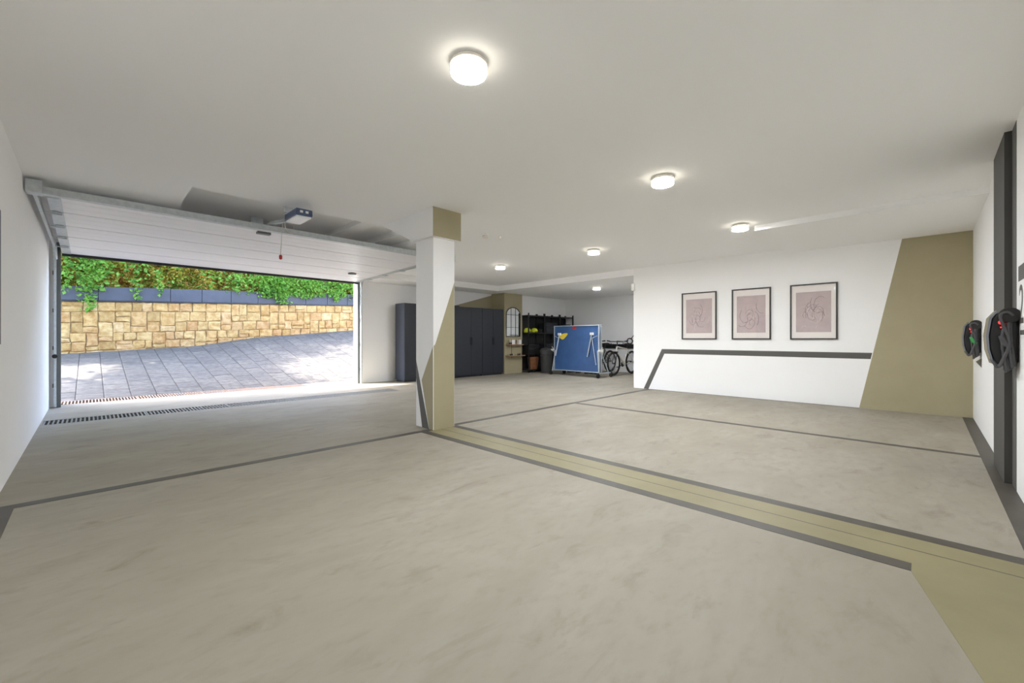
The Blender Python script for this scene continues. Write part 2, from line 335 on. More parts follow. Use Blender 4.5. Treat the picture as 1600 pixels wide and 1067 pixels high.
tag(MB().lathe([(.02, 0), (.02, -.01), (.008, -.03)], (4.44, 4.66, H), 12).build('sprinkler_cap', 'lamp_body', None, True), 'tiny round cap on the ceiling beside the smoke detector', 'ceiling cap')
ps = thing('motion_sensor', 'small white motion sensor high on the white wall edge', 'sensor', (8.57, 4.66, 2.24))
bx(8.545, 8.6, 4.63, 4.70, 2.17, 2.33).build('housing', 'plastic_white', ps, bevel=.012); bx(8.538, 8.547, 4.64, 4.69, 2.19, 2.25).build('lens', 'lamp_body', ps, bevel=.003)
# ------------------------------------------------------------------ drains
def drain(x0, x1, y0, y1, label, m):
    t = thing('drain_channel', label, 'drain', ((x0+x1)/2, (y0+y1)/2, -.03), group='floor drains by the door')
    MB().box(x0, x1, y0, y0+.02, -.07, .001).box(x0, x1, y1-.02, y1, -.07, .001).build('channel_edge', m, t)
    bx(x0, x1, y0, y1, -.079, -.07).build('channel_bed', 'black', t)
    n = max(1, round((x1-x0)/1.0)); L = (x1-x0)/n
    for i in range(n):
        a = x0+i*L+.004; b = a+L-.008; g = MB(); k = int((b-a)/.042)
        for j in range(k+1):
            xx = a+(b-a-.014)*j/k; g.box(xx, xx+.017, y0+.02, y1-.02, -.03, -.001)
        for yy in (y0+.02, (y0+y1)/2-.006, y1-.032): g.box(a, b, yy, yy+.012, -.028, -.002)
        g.build('grate', m, t)
drain(-.43, 4.65, 7.95, 8.38, 'long steel grate drain across floor inside the door', 'grate_steel')
drain(-.36, 3.6, 10.2, 10.72, 'rusty grate drain outside the door beside the driveway', 'rust')
# ------------------------------------------------------------------ outside
ZW = [(-8,.3),(-.56,.70),(2.2,.864),(3.93,1.14),(7.24,1.43),(14,2.0)]
def zwall(x):
    for (a, za), (b, zb) in zip(ZW, ZW[1:]):
        if x <= b: return za+(zb-za)*(x-a)/(b-a)
    return ZW[-1][1]
def zd(x, y): return zwall(x)*max(0, (y-10.75)/5.25)
dv = MB(); nx, ny = 44, 12
for j in range(ny+1):
    for i in range(nx+1):
        x = -8+22*i/nx; y = 10.75+5.45*j/ny; dv.v.append((x, y, zd(x, y)-.022))
for j in range(ny):
    for i in range(nx): a = j*(nx+1)+i; dv.f.append((a, a+1, a+nx+2, a+nx+1))
drv = tag(dv.build('driveway', 'paver_joint'), 'grey block paved driveway rising towards the stone wall', 'driveway', kind='structure')
pw, pL = .374, .435
for i in range(23):
    for j in range(13):
        x0 = -1.3+i*pw; y0 = 10.76+j*pL+(pL*.5 if i % 2 else 0)-.2; x1 = x0+pw-.008; y1 = y0+pL-.008
        y0 = max(y0, 10.76); y1 = min(y1, 15.99)
        if y1-y0 < .05: continue
        e = random.uniform(-.003, .003); b = .012; q = MB(); V = []
        for dx, dy, dzz in ((0, 0, -.03), (0, 0, -.005), (b, b, 0)):
            for (X, Y) in ((x0+dx, y0+dy), (x1-dx, y0+dy), (x1-dx, y1-dy), (x0+dx, y1-dy)): V.append((X, Y, zd(X, Y)+dzz+e))
        q.add(V, [(k+r*4, (k+1) % 4+r*4, (k+1) % 4+4+r*4, k+4+r*4) for r in (0, 1) for k in range(4)]+[(8, 9, 10, 11)])
        q.build('paver', 'paver', drv)
# stone wall
sw = thing('stone_wall', 'honey coloured rough stone retaining wall across the driveway', 'stone wall', (3, 16.2, 0))
def ztop(x): return 2.08+(x+.56)*.0385
bk = MB().prism([(-3, 0), (11, 0), (11, ztop(11)), (-3, ztop(-3))], 'y', 16.07, 16.5); bk.build('backing', 'mortar', sw)
rows = [0]; 
while rows[-1] < 1.75: rows.append(rows[-1]+random.uniform(.23, .3))
def stone(x0, x1, a0, a1):                       # a0,a1: depth below the wall top
    if ztop((x0+x1)/2)-a0 < zwall((x0+x1)/2)-.05: return
    g = .002; J = lambda: random.uniform(-.02, .02); m = MB()
    mid = random.uniform(.35, .65); xm = x0+(x1-x0)*mid
    o2 = [(x0+g, a1-g), (xm, a1-g), (x1-g, a1-g), (x1-g, (a0+a1)/2), (x1-g, a0+g), (xm, a0+g), (x0+g, a0+g), (x0+g, (a0+a1)/2)]
    o2 = [(x+J()*.8, a+J()*.8) for x, a in o2]; cx = sum(p[0] for p in o2)/8; ca = sum(p[1] for p in o2)/8
    pr = random.uniform(.015, .035); V = []
    for s, d in ((1, .08), (1, .012), (.93, -pr*.55), (.72, -pr)):
        for x, a in o2:
            X = cx+(x-cx)*s; A = ca+(a-ca)*s; V.append((X, 16.05+d+(J()*.5 if d < 0 else 0), ztop(X)-A))
    F_ = [(k+r*8, (k+1) % 8+r*8, (k+1) % 8+8+r*8, k+8+r*8) for r in range(3) for k in range(8)]+[tuple(range(24, 32))]
    m.add(V, F_); m.build('stone', 'stone', sw)
busy = {}
for r in range(len(rows)-1):
    x = -2.2+random.uniform(-.3, 0); taken = sorted(busy.get(r, []))
    while x < 8.6:
        hit = [t for t in taken if t[0] <= x+.01 < t[1]]
        if hit: x = hit[0][1]; continue
        nxt = min([t[0] for t in taken if t[0] > x]+[99]); wd_ = random.choice((.22, .27, .31, .35, .29, .4))
        if nxt-(x+wd_) < .15: wd_ = nxt-x if nxt-x < .55 else (nxt-x)/2
        u = random.random()
        if u < .2 and r < len(rows)-2 and wd_ < .36:
            stone(x, x+wd_, rows[r], rows[r+1]+.12); busy.setdefault(r+1, []).append((x, x+wd_)); stone(x, x+wd_, rows[r+1]+.12, rows[r+2])
        elif u < .3 and wd_ > .3:
            am = rows[r]+(rows[r+1]-rows[r])*random.uniform(.4, .6); stone(x, x+wd_, rows[r], am); stone(x, x+wd_, am, rows[r+1])
        else: stone(x, x+wd_, rows[r], rows[r+1])
        x += wd_
# planter
pt = thing('planter', 'dark slate planter boxes along the top of the stone wall', 'planter', (3, 16.2, 2.2))
def ptop(x): return ztop(x)+.40+(x+.56)*.006
for i in range(15):
    x0 = -2.2+.765*i+.073; x1 = x0+.755
    V = [(x, y, z(x)+o) for y in (15.98, 16.42) for (x, z, o) in ((x0, ztop, .03), (x1, ztop, .03), (x1, ptop, 0), (x0, ptop, 0))]
    MB().add(V, [(0,1,2,3),(5,4,7,6),(0,4,5,1),(1,5,6,2),(2,6,7,3),(3,7,4,0)]).build('panel', 'slate', pt, bevel=.008)
MB().prism([(-2.1, ztop(-2.1)+.03), (9.3, ztop(9.3)+.03), (9.3, ptop(9.3)-.05), (-2.1, ptop(-2.1)-.05)], 'y', 16.02, 16.4).build('seam_backing', 'black', pt)  # dark block added behind the panels so no light shows through their seams
V = [(x, y, ztop(x)+o) for y in (16.0, 16.4) for (x, o) in ((-2.2, .001), (9.4, .001), (9.4, .03), (-2.2, .03))]
MB().add(V, [(0,1,2,3),(5,4,7,6),(0,4,5,1),(1,5,6,2),(2,6,7,3),(3,7,4,0)]).build('plinth', 'black', pt)
def leaves(pos, size, up=.4):
    m = MB()
    for p in pos:
        s = size*random.uniform(.6, 1.3); d = Vector((random.gauss(0, 1), random.gauss(-.5, .8), random.gauss(-.2, .8))).normalized()
        n = Vector((random.gauss(0, .6), random.gauss(-.6, .6), random.gauss(up, .6))); a = d.cross(n)
        if a.length < 1e-3: continue
        a.normalize(); a *= s*.32; b = d*s; p = Vector(p); c = a.cross(d).normalized()*s*.1
        m.add([p, p+b*.5+a+c, p+b, p+b*.5-a+c], [(0, 1, 2), (0, 2, 3)])
    return m
hg = thing('hedge', 'dense green and rust coloured climbing hedge above the planter', 'hedge', (3, 16.9, 2.5))
def bulge(x, z): return .22*math.sin(x*2.1+z)+.16*math.sin(x*5.3-z*2.3)+.1*math.sin(x*11+z*6)
MB().prism([(-2.6, 2.35), (10.5, 2.75), (10.5, 4.7), (-2.6, 4.5)], 'y', 16.9, 17.4).build('branches', 'core_green', hg)
P_ = []
for k in range(60000):
    x = random.uniform(-2.6, 9.6); z = ptop(x)-.12+random.random()**1.1*2.3; y = 16.42-bulge(x, z)*.8+abs(random.gauss(0, .14))
    P_.append((x, max(y, 16.0+random.random()*.1), z))
fo = leaves(P_, .095).build('foliage', 'leaf', hg); fo['kind'] = 'stuff'
P_ = []
for x0, wd_, dn, n in ((0, .3, .62, 230), (-.4, .2, .15, 60), (.95, .2, .3, 60), (1.45, .15, .22, 45), (3.35, .3, .05, 60), (4.4, .8, .2, 500), (4.75, .4, .40, 260), (5.6, .6, .18, 300), (6.6, .5, .26, 240), (7.4, .5, .25, 160)):
    for k in range(n):
        t = random.random(); x = x0+random.gauss(0, wd_*.5*(1-.6*t)); P_.append((x, 15.93-random.random()*.1, ptop(x)+.55-(dn+.55)*t))
fo = leaves(P_, .1).build('trailing_shoots', 'leaf_green', hg); fo['kind'] = 'stuff'
P_ = []
for x0, z0, sx, sz, n in ((.05, 3.15, .3, .35, 500), (1.0, 3.4, .4, .2, 160), (4.5, 3.0, .8, .25, 1000), (5.7, 3.05, .6, .25, 650), (6.9, 3.2, .4, .3, 260)):
    for k in range(n): x = random.gauss(x0, sx); P_.append((x, 16.06-random.random()*.15-.1*math.cos((x-x0)*2), max(ptop(x)-.05, random.gauss(z0, sz))))
fo = leaves(P_, .12).build('leafy_sprays', 'leaf_green', hg); fo['kind'] = 'stuff'
# shade tree behind the hedge
def tree(x, y, cx, cy, r, h, n, label, seed):
    random.seed(seed); t = thing('tree', label, 'tree', (x, y, 2.2), group='trees behind the hedge')
    tk = MB().tube([(x, y, 1.8), (x+.1, y, 3.8), (x+(cx-x)*.4, y+(cy-y)*.4, h-.8), (cx, cy, h+.6)], [.19, .15, .11, .05], 10)
    for k in range(7):
        a = k*.9; tk.tube([(x+(cx-x)*.7, y+(cy-y)*.7, h-.3), (cx+r*.4*math.cos(a), cy+r*.4*math.sin(a), h+.2), (cx+r*.8*math.cos(a), cy+r*.8*math.sin(a), h+.6)], [.06, .04, .015], 6)
    tk.build('trunk', 'bark', t, True); P_ = []; cl = []
    for k in range(40):
        a = random.uniform(0, 6.283); q = r*math.sqrt(random.random())*.88; cl.append((cx+q*math.cos(a), cy+q*math.sin(a), h+random.uniform(0, 1.5)))
    for k in range(n):
        c = random.choice(cl); P_.append((c[0]+random.gauss(0, .34), c[1]+random.gauss(0, .34), c[2]+random.gauss(0, .28)))
    f = leaves(P_, .24).build('crown', 'leaf_green', t); f['kind'] = 'stuff'
tree(-4.4, 17.2, -2.5, 14.7, 2.6, 6.4, 11500, 'leafy tree leaning over the left end of driveway', 3)
tree(-.6, 19.2, -.4, 18.6, 2.3, 6.6, 11000, 'leafy tree in middle of the row behind the hedge', 5)
tree(3.6, 21.8, 3.6, 21.6, 2.3, 6.8, 12000, 'leafy tree farthest along behind the hedge', 8)
random.seed(11)
# ------------------------------------------------------------------ cabinets
def cabinet(x0, y0, label, hh=2.0):
    t = thing('tall_cabinet', label, 'cabinet', (x0, y0, 0), group='tall anthracite cabinets on the front wall'); W = .86; D = .45
    bx(x0, x0+W, y0+.022, y0+D, .05, hh).build('body', 'anthracite', t, bevel=.003)
    bx(x0+.02, x0+W-.02, y0+.06, y0+D-.02, 0, .05).build('plinth', 'anthracite_dark', t)
    for k in range(2):
        a = x0+.003+k*W/2; b = a+W/2-.006
        d = bx(a, b, y0, y0+.02, .055, hh-.004).build('door', 'anthracite_dark', t, bevel=.002)
        if k == 0: hx = b-.03
        else: hx = a+.02
        bx(hx, hx+.012, y0-.018, y0, .92, 1.14).build('handle', 'black', d, bevel=.003)
cabinet(5.56, 9.3, 'tall dark grey cabinet standing alone left of the pillar'); cabinet(6.425, 9.27, 'tall dark grey cabinet half hidden behind the pillar', 2.02)
cabinet(7.29, 9.3, 'tall dark two door cabinet just right of the pillar'); cabinet(8.155, 9.3, 'tall dark two door cabinet beside the mirror column')
# ------------------------------------------------------------------ mirror and wall shelf on column
CY = 9.3; mc = 9.43; hw = .31
mr = thing('arched_mirror', 'arched black framed window mirror on the olive column', 'mirror', (mc, CY, 1.18))
def arch(hw, zb, zs, zt, n=16): return [(mc-hw, zb)]+[(mc-hw*math.cos(math.pi*k/n), zs+(zt-zs)*math.sin(math.pi*k/n)) for k in range(n+1)]+[(mc+hw, zb)]
MB().prism(arch(hw-.005, 1.18, 1.86, 2.07), 'y', CY-.022, CY-.001).build('glass', 'mirror_glass', mr)
MB().tube([(x, CY-.025, z) for x, z in arch(hw, 1.17, 1.86, 2.08)], .013, 6, True).build('frame', 'black_metal', mr, True)
for dx in (-.1, .1): MB().tube([(mc+dx, CY-.027, 1.18), (mc+dx, CY-.027, 2.05)], .006, 6).build('muntin', 'black_metal', mr)
for z in (1.45, 1.85): MB().tube([(mc-hw, CY-.027, z), (mc+hw, CY-.027, z)], .006, 6).build('muntin', 'black_metal', mr)
ws = thing('wall_shelf', 'two tier wooden wall shelf under the arched mirror', 'wall shelf', (mc, CY, .55))
for z, e in ((.55, .06), (.90, 0)): bx(mc-.33, mc+.33+e, CY-.18, CY-.001, z, z+.022).build('shelf_board', 'copper', ws, bevel=.002)
for dx in (-.22, .24): MB().tube([(mc+dx, CY-.165, .49), (mc+dx, CY-.165, 1.08), (mc+dx, CY-.004, 1.08)], .006, 6).build('bracket', 'black_metal', ws)
for (dx, wv, hv, zz, l) in ((-.12, .15, .14, .922, 'white card box on left of the upper mirror shelf'), (.2, .11, .15, .922, 'white card box on right of the upper mirror shelf')):
    o = thing('small_box', l, 'box', (mc+dx, CY-.09, zz)); bx(mc+dx-wv/2, mc+dx+wv/2, CY-.14, CY-.04, zz, zz+hv-.03).build('box_body', 'plastic_white', o, bevel=.004)
    bx(mc+dx-wv/2-.003, mc+dx+wv/2+.003, CY-.143, CY-.037, zz+hv-.03, zz+hv).build('lid', 'matboard', o, bevel=.003)
def glasses(x, z, label):
    o = thing('sunglasses', label, 'glasses', (x, CY-.12, z))
    for s in (-1, 1):
        MB().lathe([(.03, -.003), (.03, .003)], (x+s*.036, CY-.15, z+.03), 14, 'y').build('lens', 'black', o)
        MB().tube([(x+s*.066, CY-.15, z+.035), (x+s*.066, CY-.05, z+.03), (x+s*.064, CY-.03, z+.005)], .004, 5).build('temple', 'black_metal', o)
    MB().tube([(x-.012, CY-.15, z+.035), (x, CY-.153, z+.04), (x+.012, CY-.15, z+.035)], .004, 5).build('bridge', 'black_metal', o)
glasses(9.21, .572, 'dark sunglasses on left of the lower mirror shelf'); glasses(9.55, .572, 'dark sunglasses in middle of the lower mirror shelf'); glasses(9.17, .922, 'dark sunglasses before the boxes on the upper mirror shelf')
# ------------------------------------------------------------------ black shelving
SX = [9.90, 10.70, 11.52, 12.3]; SY0, SY1 = 9.05, 9.43
LV = [.10, .62, 1.30, 1.86]
for i in range(3):
    a, b = SX[i], SX[i+1]; lab = ('black metal shelving bay next to the mirror column', 'black metal shelving bay behind the grey bin', 'black metal shelving bay in the alcove corner')[i]
    t = thing('shelving_unit', lab, 'shelving', ((a+b)/2, SY1, 0), group='black shelving bays in the alcove')
    for x in (a+.003, b-.035):
        for y in (SY0, SY1-.035): bx(x, x+.032, y, y+.035, 0, 1.93).build('upright', 'black_metal', t)
    for z in LV: bx(a+.035, b-.035, SY0+.004, SY1-.004, z-.035, z).build('shelf_board', 'black', t)
    bx(a+.035, b-.035, SY1-.003, SY1, .07, 1.86).build('back_panel', 'black', t)
def helmet(x, y, z, label):
    o = thing('helmet', label, 'helmet', (x, y, z))
    MB().lathe([(.11, 0), (.12, .03), (.115, .08), (.085, .125), (.04, .145), (.005, .15)], (x, y, z), 20).build('shell', 'hivis', o, True)
    MB().prism([(x-.09, z+.012), (x+.09, z+.012), (x+.07, z+.03), (x-.07, z+.03)], 'y', y-.17, y-.1).build('visor', 'black', o)
helmet(10.02, 9.22, 1.3, 'fluorescent yellow helmet at the left end of the shelf'); helmet(10.36, 9.22, 1.3, 'fluorescent yellow helmet beside the black case on shelf')
def case(x, y, z, a, b, c, label, m='black'):
    o = thing('storage_case', label, 'case', (x, y, z)); bx(x-a/2, x+a/2, y-b/2, y+b/2, z, z+c*.7).build('case_body', m, o, bevel=.01)
    bx(x-a/2-.004, x+a/2+.004, y-b/2-.004, y+b/2+.004, z+c*.7, z+c).build('lid', m, o, bevel=.01); MB().tube([(x-.06, y-b/2-.005, z+c*.5), (x-.05, y-b/2-.03, z+c*.55), (x+.05, y-b/2-.03, z+c*.55), (x+.06, y-b/2-.005, z+c*.5)], .007, 6).build('handle', 'bin_grey', o)
case(10.57, 9.22, 1.3, .16, .2, .12, 'small black case beside the yellow helmet'); case(10.2, 9.22, .62, .5, .3, .28, 'black storage case on the middle shelf'); case(11.1, 9.23, 1.3, .6, .32, .34, 'dark case high on the middle shelving bay', 'anthracite_dark')
case(11.1, 9.23, .62, .6, .32, .3, 'dark case low on the middle shelving bay', 'anthracite_dark'); case(11.9, 9.23, 1.3, .5, .32, .3, 'black case on the corner shelving bay')
bk_ = thing('wicker_basket', 'brown woven basket on the bottom shelf', 'basket', (10.3, 9.23, .1))
MB().lathe([(.15, 0), (.155, .02), (.175, .38), (.18, .4), (.165, .4), (.14, .03)], (10.3, 9.23, .1), 24).build('woven_body', 'wicker', bk_, True)
for k in range(9): MB().lathe([(.154+.0021*k*2, .03+.04*k), (.161+.0021*k*2, .045+.04*k), (.156+.0021*k*2, .06+.04*k)], (10.3, 9.23, .1), 24).build('woven_band', 'wicker', bk_, True)
bn = thing('rubbish_bin', 'dark grey round rubbish bin with handles and domed lid', 'bin', (10.38, 8.72, 0)); bc = (10.38, 8.72, 0)
MB().lathe([(.16, 0), (.165, .02), (.19, .6), (.205, .61), (.205, .68), (.195, .7)], bc, 28).build('bin_body', 'bin_grey', bn, True)
MB().lathe([(.215, .69), (.215, .73), (.15, .79), (.03, .81)], bc, 28).build('lid', 'bin_grey', bn, True)
for s in (-1, 1): MB().tube([(bc[0]+s*.19, bc[1]-.06, .56), (bc[0]+s*.245, bc[1]-.04, .55), (bc[0]+s*.245, bc[1]+.04, .55), (bc[0]+s*.19, bc[1]+.06, .56)], .012, 6).build('handle', 'bin_grey', bn)
# ------------------------------------------------------------------ folded table tennis table (local x across, face looks to -y)
A = math.atan2(-1.69, -.08)
tt = thing('tennis_table', 'folded blue table tennis table on wheels', 'table tennis table', (10.34, 7.29, 0), A); tt.scale.x = 1.09
def lp(m, name, mt, parent=tt, **k): return m.build(name, mt, parent, world=False, **k)
for s, y in ((-1, -.30), (1, -.20)):
    b = lp(bx(-.745, .745, y-.012, y+.012, .16, 1.47), 'table_half', 'table_blue')
    r = MB().box(-.765, -.742, y-.025, y+.025, .14, 1.49).box(.742, .765, y-.025, y+.025, .14, 1.49).box(-.742, .742, y-.025, y+.025, 1.467, 1.49).box(-.742, .742, y-.025, y+.025, .14, .163)
    lp(r, 'edge_frame', 'table_frame', b)
for x, s in ((-.55, -1), (.55, 1)):
    l = lp(MB().tube([(x, -.345, 1.22), (x-.13, -.36, .58)], .017, 8), 'leg', 'table_frame', smooth=True); lp(bx(x-.05, x+.05, -.36, -.315, 1.20, 1.27), 'leg_hinge', 'plastic_white', l, bevel=.006)
    lp(MB().tube([(x-.01, -.345, 1.1), (x+s*.17, -.335, 1.18)], .009, 6), 'stay', 'table_frame', l)
lp(MB().tube([(.56, -.345, 1.1), (.69, -.35, .36)], .010, 6), 'stay', 'table_frame')
for s in (-1, 1):
    lp(MB().tube([(s*.72, -.32, .75), (s*.79, -.36, .13)], .016, 8), 'side_strut', 'table_frame', smooth=True); lp(MB().tube([(s*.72, -.18, .75), (s*.79, .1, .13)], .016, 8), 'side_strut', 'table_frame', smooth=True)
    lp(MB().tube([(s*.79, -.42, .13), (s*.79, .20, .13)], .018, 8), 'base_bar', 'table_frame', smooth=True)
    lp(MB().box(s*.80-.05, s*.80+.05, -.36, -.26, .74, .78).tube([(s*.78, -.30, .76), (s*.86, -.30, .86), (s*.86, -.30, .74), (s*.78, -.30, .70)], .011, 6), 'latch', 'plastic_white')
    for y in (-.42, .20):
        c = lp(MB().lathe([(.02, -.02), (.058, -.02), (.062, -.01), (.062, .01), (.058, .02), (.02, .02)], (s*.80, y, .063), 20, 'x'), 'castor', 'tyre', smooth=True)
        lp(bx(s*.80-.026, s*.80+.026, y-.016, y+.016, .06, .15), 'fork', 'black_metal', c)
lp(MB().tube([(-.79, -.06, .13), (.79, -.06, .13)], .016, 8), 'cross_bar', 'black_metal', smooth=True)
for x in (-.4, -.1, .2, .45): lp(bx(x-.05, x+.05, -.12, .02, .07, .14), 'glide', 'black', bevel=.01)
lp(MB().prism([(-.42+.10*1.35*math.cos(t)+.03*math.sin(2*t), 1.17+.085*math.sin(t)+.045*math.cos(t)) for t in [k*math.pi/9 for k in range(18)]], 'y', -.3145, -.3115), 'sticker', 'yellow')
lp(MB().prism([(-.10, 1.38), (-.12, 1.45), (.0, 1.46), (.05, 1.42), (-.03, 1.37)], 'y', -.3145, -.3115), 'sticker', 'red')
# ------------------------------------------------------------------ bicycles (local x forward)
def bike(loc, rz, label, fm):
    t = thing('bicycle', label, 'bicycle', loc, rz, 'bicycles in the alcove'); R = .335
    def b(m, n, mt, p=t, **k): return m.build(n, mt, p, world=False, **k)
    for cx in (-.53, .53):
        ring = [(cx+R*math.cos(2*math.pi*k/36), 0, .36+R*math.sin(2*math.pi*k/36)) for k in range(36)]
        wv = b(MB().tube(ring, .025, 8, True), 'tyre', 'tyre', smooth=True)
        b(MB().tube([(cx+.3*math.cos(2*math.pi*k/28), 0, .36+.3*math.sin(2*math.pi*k/28)) for k in range(28)], .011, 6, True), 'rim', 'black_metal', wv, smooth=True)
        sp = MB()
        for k in range(18):
            a = 2*math.pi*k/18; sp.tube([(cx, .02*(-1)**k, .36), (cx+.3*math.cos(a), 0, .36+.3*math.sin(a))], .002, 4)
        b(sp, 'spokes', 'steel', wv); b(MB().lathe([(.022, -.05), (.022, .05)], (cx, 0, .36), 10, 'y'), 'hub', 'black_metal', wv)
    BB = (-.06, 0, .32); ST = (-.22, 0, .78); HT = (.36, 0, .86); HB = (.40, 0, .72); RA = (-.53, 0, .36)
    fr = MB().tube([BB, ST], .019, 8).tube([HB, BB], [.03, .03], 8).tube([HT, ST], .018, 8).tube([HT, HB], .024, 8)
    for s in (-1, 1): fr.tube([(BB[0], s*.03, BB[2]), (RA[0], s*.06, RA[2])], .011, 6).tube([(ST[0], s*.02, ST[2]-.06), (RA[0], s*.06, RA[2])], .009, 6)
    b(fr, 'frame', fm, smooth=True)
    fk = MB()
    for s in (-1, 1): fk.tube([(HB[0]+.01, s*.045, HB[2]-.02), (.53, s*.055, .36)], .014, 8)
    fk.box(HB[0]-.03, HB[0]+.05, -.06, .06, HB[2]-.035, HB[2]-.005); b(fk, 'fork', 'bike_black', smooth=True)
    b(MB().tube([HT, (.33, 0, .98), (.38, 0, 1.01)], .016, 8), 'stem', 'bike_black', smooth=True)
    hb = b(MB().tube([(.33, -.34, 1.03), (.38, -.2, 1.01), (.38, .2, 1.01), (.33, .34, 1.03)], .013, 8), 'handlebar', 'bike_black', smooth=True)
    for s in (-1, 1):
        b(MB().tube([(.345, s*.25, 1.022), (.325, s*.36, 1.032)], .018, 8), 'grip', 'tyre', hb, smooth=True); b(MB().tube([(.39, s*.2, 1.0), (.43, s*.24, .98), (.42, s*.31, .975)], .005, 5), 'brake_lever', 'black_metal', hb)
    b(MB().tube([ST, (-.255, 0, .93)], .014, 8), 'seat_post', 'bike_black', smooth=True)
    b(MB().add([(-.40, -.075, .95), (-.40, .075, .95), (-.25, .045, .96), (-.09, .018, .95), (-.09, -.018, .95), (-.25, -.045, .96), (-.40, -.06, .91), (-.40, .06, .91), (-.25, .03, .92), (-.09, .012, .925), (-.09, -.012, .925), (-.25, -.03, .92)],
        [(0, 5, 4, 3, 2, 1), (6, 7, 8, 9, 10, 11), (0, 1, 7, 6), (1, 2, 8, 7), (2, 3, 9, 8), (3, 4, 10, 9), (4, 5, 11, 10), (5, 0, 6, 11)]), 'saddle', 'black')
    ck = b(MB().lathe([(.085, -.008), (.09, 0), (.085, .008)], (BB[0], -.05, BB[2]), 20, 'y'), 'chainring', 'black_metal')
    b(MB().tube([(BB[0], -.07, BB[2]), (BB[0]+.14, -.07, BB[2]-.09)], .01, 6).tube([(BB[0], .07, BB[2]), (BB[0]-.14, .07, BB[2]+.09)], .01, 6), 'crank', 'black_metal', ck)
    for s in (-1, 1): b(bx(BB[0]-s*.14-.04, BB[0]-s*.14+.04, s*.07+(0 if s > 0 else -.09), s*.07+(.09 if s > 0 else 0), BB[2]+s*.09-.012, BB[2]+s*.09+.012), 'pedal', 'black', ck)
    ch = MB()
    for dzv in (.075, -.075): ch.tube([(BB[0], -.05, BB[2]+dzv), (RA[0], -.05, RA[2]+dzv*.5)], .005, 4)
    b(ch, 'chain', 'black_metal'); b(MB().tube([(-.1, .06, .3), (-.22, .16, .012)], .008, 6), 'kickstand', 'black_metal')
bike((11.5, 6.6, 0), math.pi, 'pale framed mountain bike at the right of the alcove', 'bike_white')
bike((11.5, 7.38, 0), math.pi, 'black bicycle parked between the other two bikes', 'bike_black')
bike((11.62, 8.16, 0), math.pi, 'dark red bicycle beside the blue table', 'bike_red')
wr_ = thing('wall_rack', 'long black rail rack on the alcove end wall', 'rack', (12.3, 7, .8))
bx(12.30, 12.349, 5.6, 8.0, .78, .92).build('rail', 'black', wr_, bevel=.006)
for y in (6.0, 6.5, 7.0, 7.45, 7.8): MB().tube([(12.31, y, .88), (12.22, y, .88), (12.20, y, .96)], .014, 6).build('hook', 'black_metal', wr_)
ar = thing('wall_ornament', 'black tube ring and line ornament on the alcove end wall', 'wall ornament', (12.33, 6.85, 1.0))
MB().tube([(12.325, 6.83+.095*math.cos(k*math.pi/12), 1.02+.085*math.sin(k*math.pi/12)) for k in range(24)], .017, 6, True).build('ring', 'black_metal', ar, True)
for q in ([(12.325, 6.93, 1.0), (12.325, 7.3, 1.02)], [(12.325, 6.735, 1.02), (12.325, 6.2, 1.02)], [(12.325, 6.78, 1.1), (12.325, 6.66, 1.24), (12.325, 6.2, 1.25)]):
    MB().tube(q, .012, 6).build('rod', 'black_metal', ar)
# ------------------------------------------------------------------ framed pictures on wall_back
def strokes(seed, y0, z0, wv, hv):
    random.seed(seed); m = MB(); d = MB()
    for k in range(24):
        a = random.uniform(0, 6.3); cy = y0+random.gauss(0, wv*.14); cz = z0+random.gauss(-.04, hv*.15); r = random.uniform(.03, .11); p = []
        for i in range(9):
            t = a+i*random.uniform(.2, .36); p.append((min(max(cy+r*math.cos(t), y0-wv*.44), y0+wv*.44), min(max(cz+r*1.5*math.sin(t), z0-hv*.44), z0+hv*.44)))
        (m if k % 2 else d).tube([(FX-.0145, y, z) for y, z in p], .0036, 4)
    return m, d
def picture(yl, yr, seed, label):
    z0, z1 = 1.085, 2.027; t = thing('framed_picture', label, 'picture', (FX, (yl+yr)/2, z0), group='framed prints on the white wall'); f = .022
    a, b = yr, yl
    MB().box(FX-.03, FX-.002, a, b, z0, z0+f).box(FX-.03, FX-.002, a, b, z1-f, z1).box(FX-.03, FX-.002, a, a+f, z0+f, z1-f).box(FX-.03, FX-.002, b-f, b, z0+f, z1-f).build('frame', 'frame_black', t)
    bx(FX-.014, FX-.003, a+f, b-f, z0+f, z1-f).build('mat_board', 'matboard', t)
    y0, y1 = a+.085, b-.085; c0, c1 = z0+.125, z1-.135
    pr = bx(FX-.0155, FX-.013, y0, y1, c0, c1).build('print', 'print', t)
    m, d = strokes(seed, (y0+y1)/2, (c0+c1)/2, y1-y0, c1-c0); m.build('pale_lines', 'chalk', pr); d.build('dark_lines', 'ink', pr)
    bx(FX-.0225, FX-.0205, a+f, b-f, z0+f, z1-f).build('glass', 'pane', t)
picture(3.574, 2.898, 1, 'leftmost framed mauve print with faint line drawing'); picture(2.621, 1.974, 2, 'middle framed mauve print with faint line drawing'); picture(1.682, 1.025, 3, 'rightmost framed mauve print, nearest the olive corner')
lpn = thing('wall_picture', 'dark navy framed panel on the left wall', 'picture', (LX, 4.3, 1.04))
bx(LX, LX+.02, 3.4, 4.54, 1.06, 1.985).build('panel', 'navy_panel', lpn, bevel=.004); bx(LX, LX+.008, 3.385, 4.56, 1.045, 2.0).build('backing_frame', 'plastic_white', lpn)
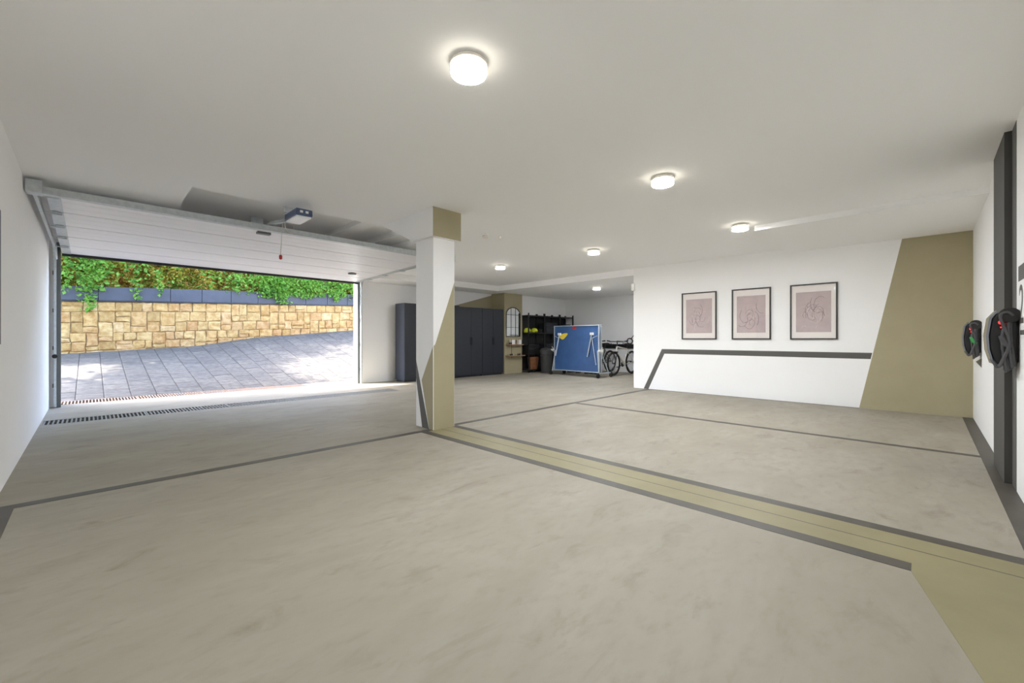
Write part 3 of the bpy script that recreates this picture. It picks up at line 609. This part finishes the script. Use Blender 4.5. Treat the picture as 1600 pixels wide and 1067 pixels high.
# ------------------------------------------------------------------ chargers on wall_right
def charger(x, label, green):
    t = thing('charger', label, 'charger', (x, RY, .9), group='wall chargers'); W = .21; x0, x1 = x, x+W; y = RY
    pr = [(y+.004, .93), (y+.004, 1.25), (y+.05, 1.27), (y+.10, 1.285), (y+.125, 1.24), (y+.14, 1.12), (y+.135, 1.02), (y+.115, .93), (y+.09, .905)]
    MB().prism(pr, 'x', x0, x1).build('charger_body', 'black', t, bevel=.012)
    fr = [(y+.10, 1.29), (y+.128, 1.245), (y+.143, 1.12), (y+.138, 1.02), (y+.118, .925), (y+.126, .92), (y+.15, 1.02), (y+.156, 1.12), (y+.14, 1.25), (y+.106, 1.30)]
    MB().prism(fr, 'x', x0-.004, x1+.004).build('front_shield', 'shield', t, smooth=True)
    MB().lathe([(.013, -.002), (.013, .001)], (x0-.001, y+.085, 1.215), 16, 'x').build('status_light', 'led_red', t)
    MB().lathe([(.004, -.002), (.004, .001)], (x0-.001, y+.085, 1.18), 10, 'x').build('status_light', 'led_red', t)
    MB().prism([(y+.045+.05*(.5+.5*math.cos(a))-.0, 1.085+.042*math.sin(a)) for a in [k*math.pi/8 for k in range(16)]], 'x', x0-.003, x0+.002).build('socket', 'rubber', t)
    pg = MB().tube([(x0-.02, y+.085, 1.12), (x0-.03, y+.07, 1.07), (x0-.02, y+.045, 1.04)], [.016, .02, .018], 10).build('plug', 'plug_green' if green else 'cable', t, True)
    for k in range(4):
        o = .013*k; p = []
        for i in range(22):
            a = 2*math.pi*i/22; p.append((x0-.014-.012*(k % 2)+(W+.03)*(.5-.5*math.cos(a)) if math.cos(a) < .2 else x0-.016-.012*(k % 2), y+.02+o+.03*math.sin(a*2)*.2+.02*math.cos(a), 1.085+(.19-.008*k)*math.sin(a)-.02*k))
        MB().tube(p, .009, 8, True).build('cable_loop', 'cable', t, True)
    p = [(x0-.03, y+.03, 1.26), (x0-.035, y+.06, 1.285), (x0-.03, y+.09, 1.25), (x0-.035, y+.05, 1.08), (x0-.03, y+.085, .93), (x0-.03, y+.105, .90), (x0-.02, y+.12, .93), (x0+.03, y+.13, .95)]
    q = []
    for i in range(len(p)-1):
        for s in range(5):
            u = s/5; p0, p1, p2, p3 = (Vector(p[max(i-1, 0)]), Vector(p[i]), Vector(p[i+1]), Vector(p[min(i+2, len(p)-1)]))
            q.append(.5*((2*p1)+(p2-p0)*u+(2*p0-5*p1+4*p2-p3)*u*u+(3*p1-p0-3*p2+p3)*u**3))
    MB().tube(q, .01, 8).build('cable', 'cable', t, True)
    MB().lathe([(.052, -.03), (.055, 0), (.05, .03)], (x0-.005, y+.045, 1.265), 18, 'x').build('cable_holder', 'rubber', t, True)
charger(4.56, 'black wall charger with coiled cable, the nearer and larger one', False)
charger(7.37, 'black wall charger with green plug, the farther and smaller one', True)
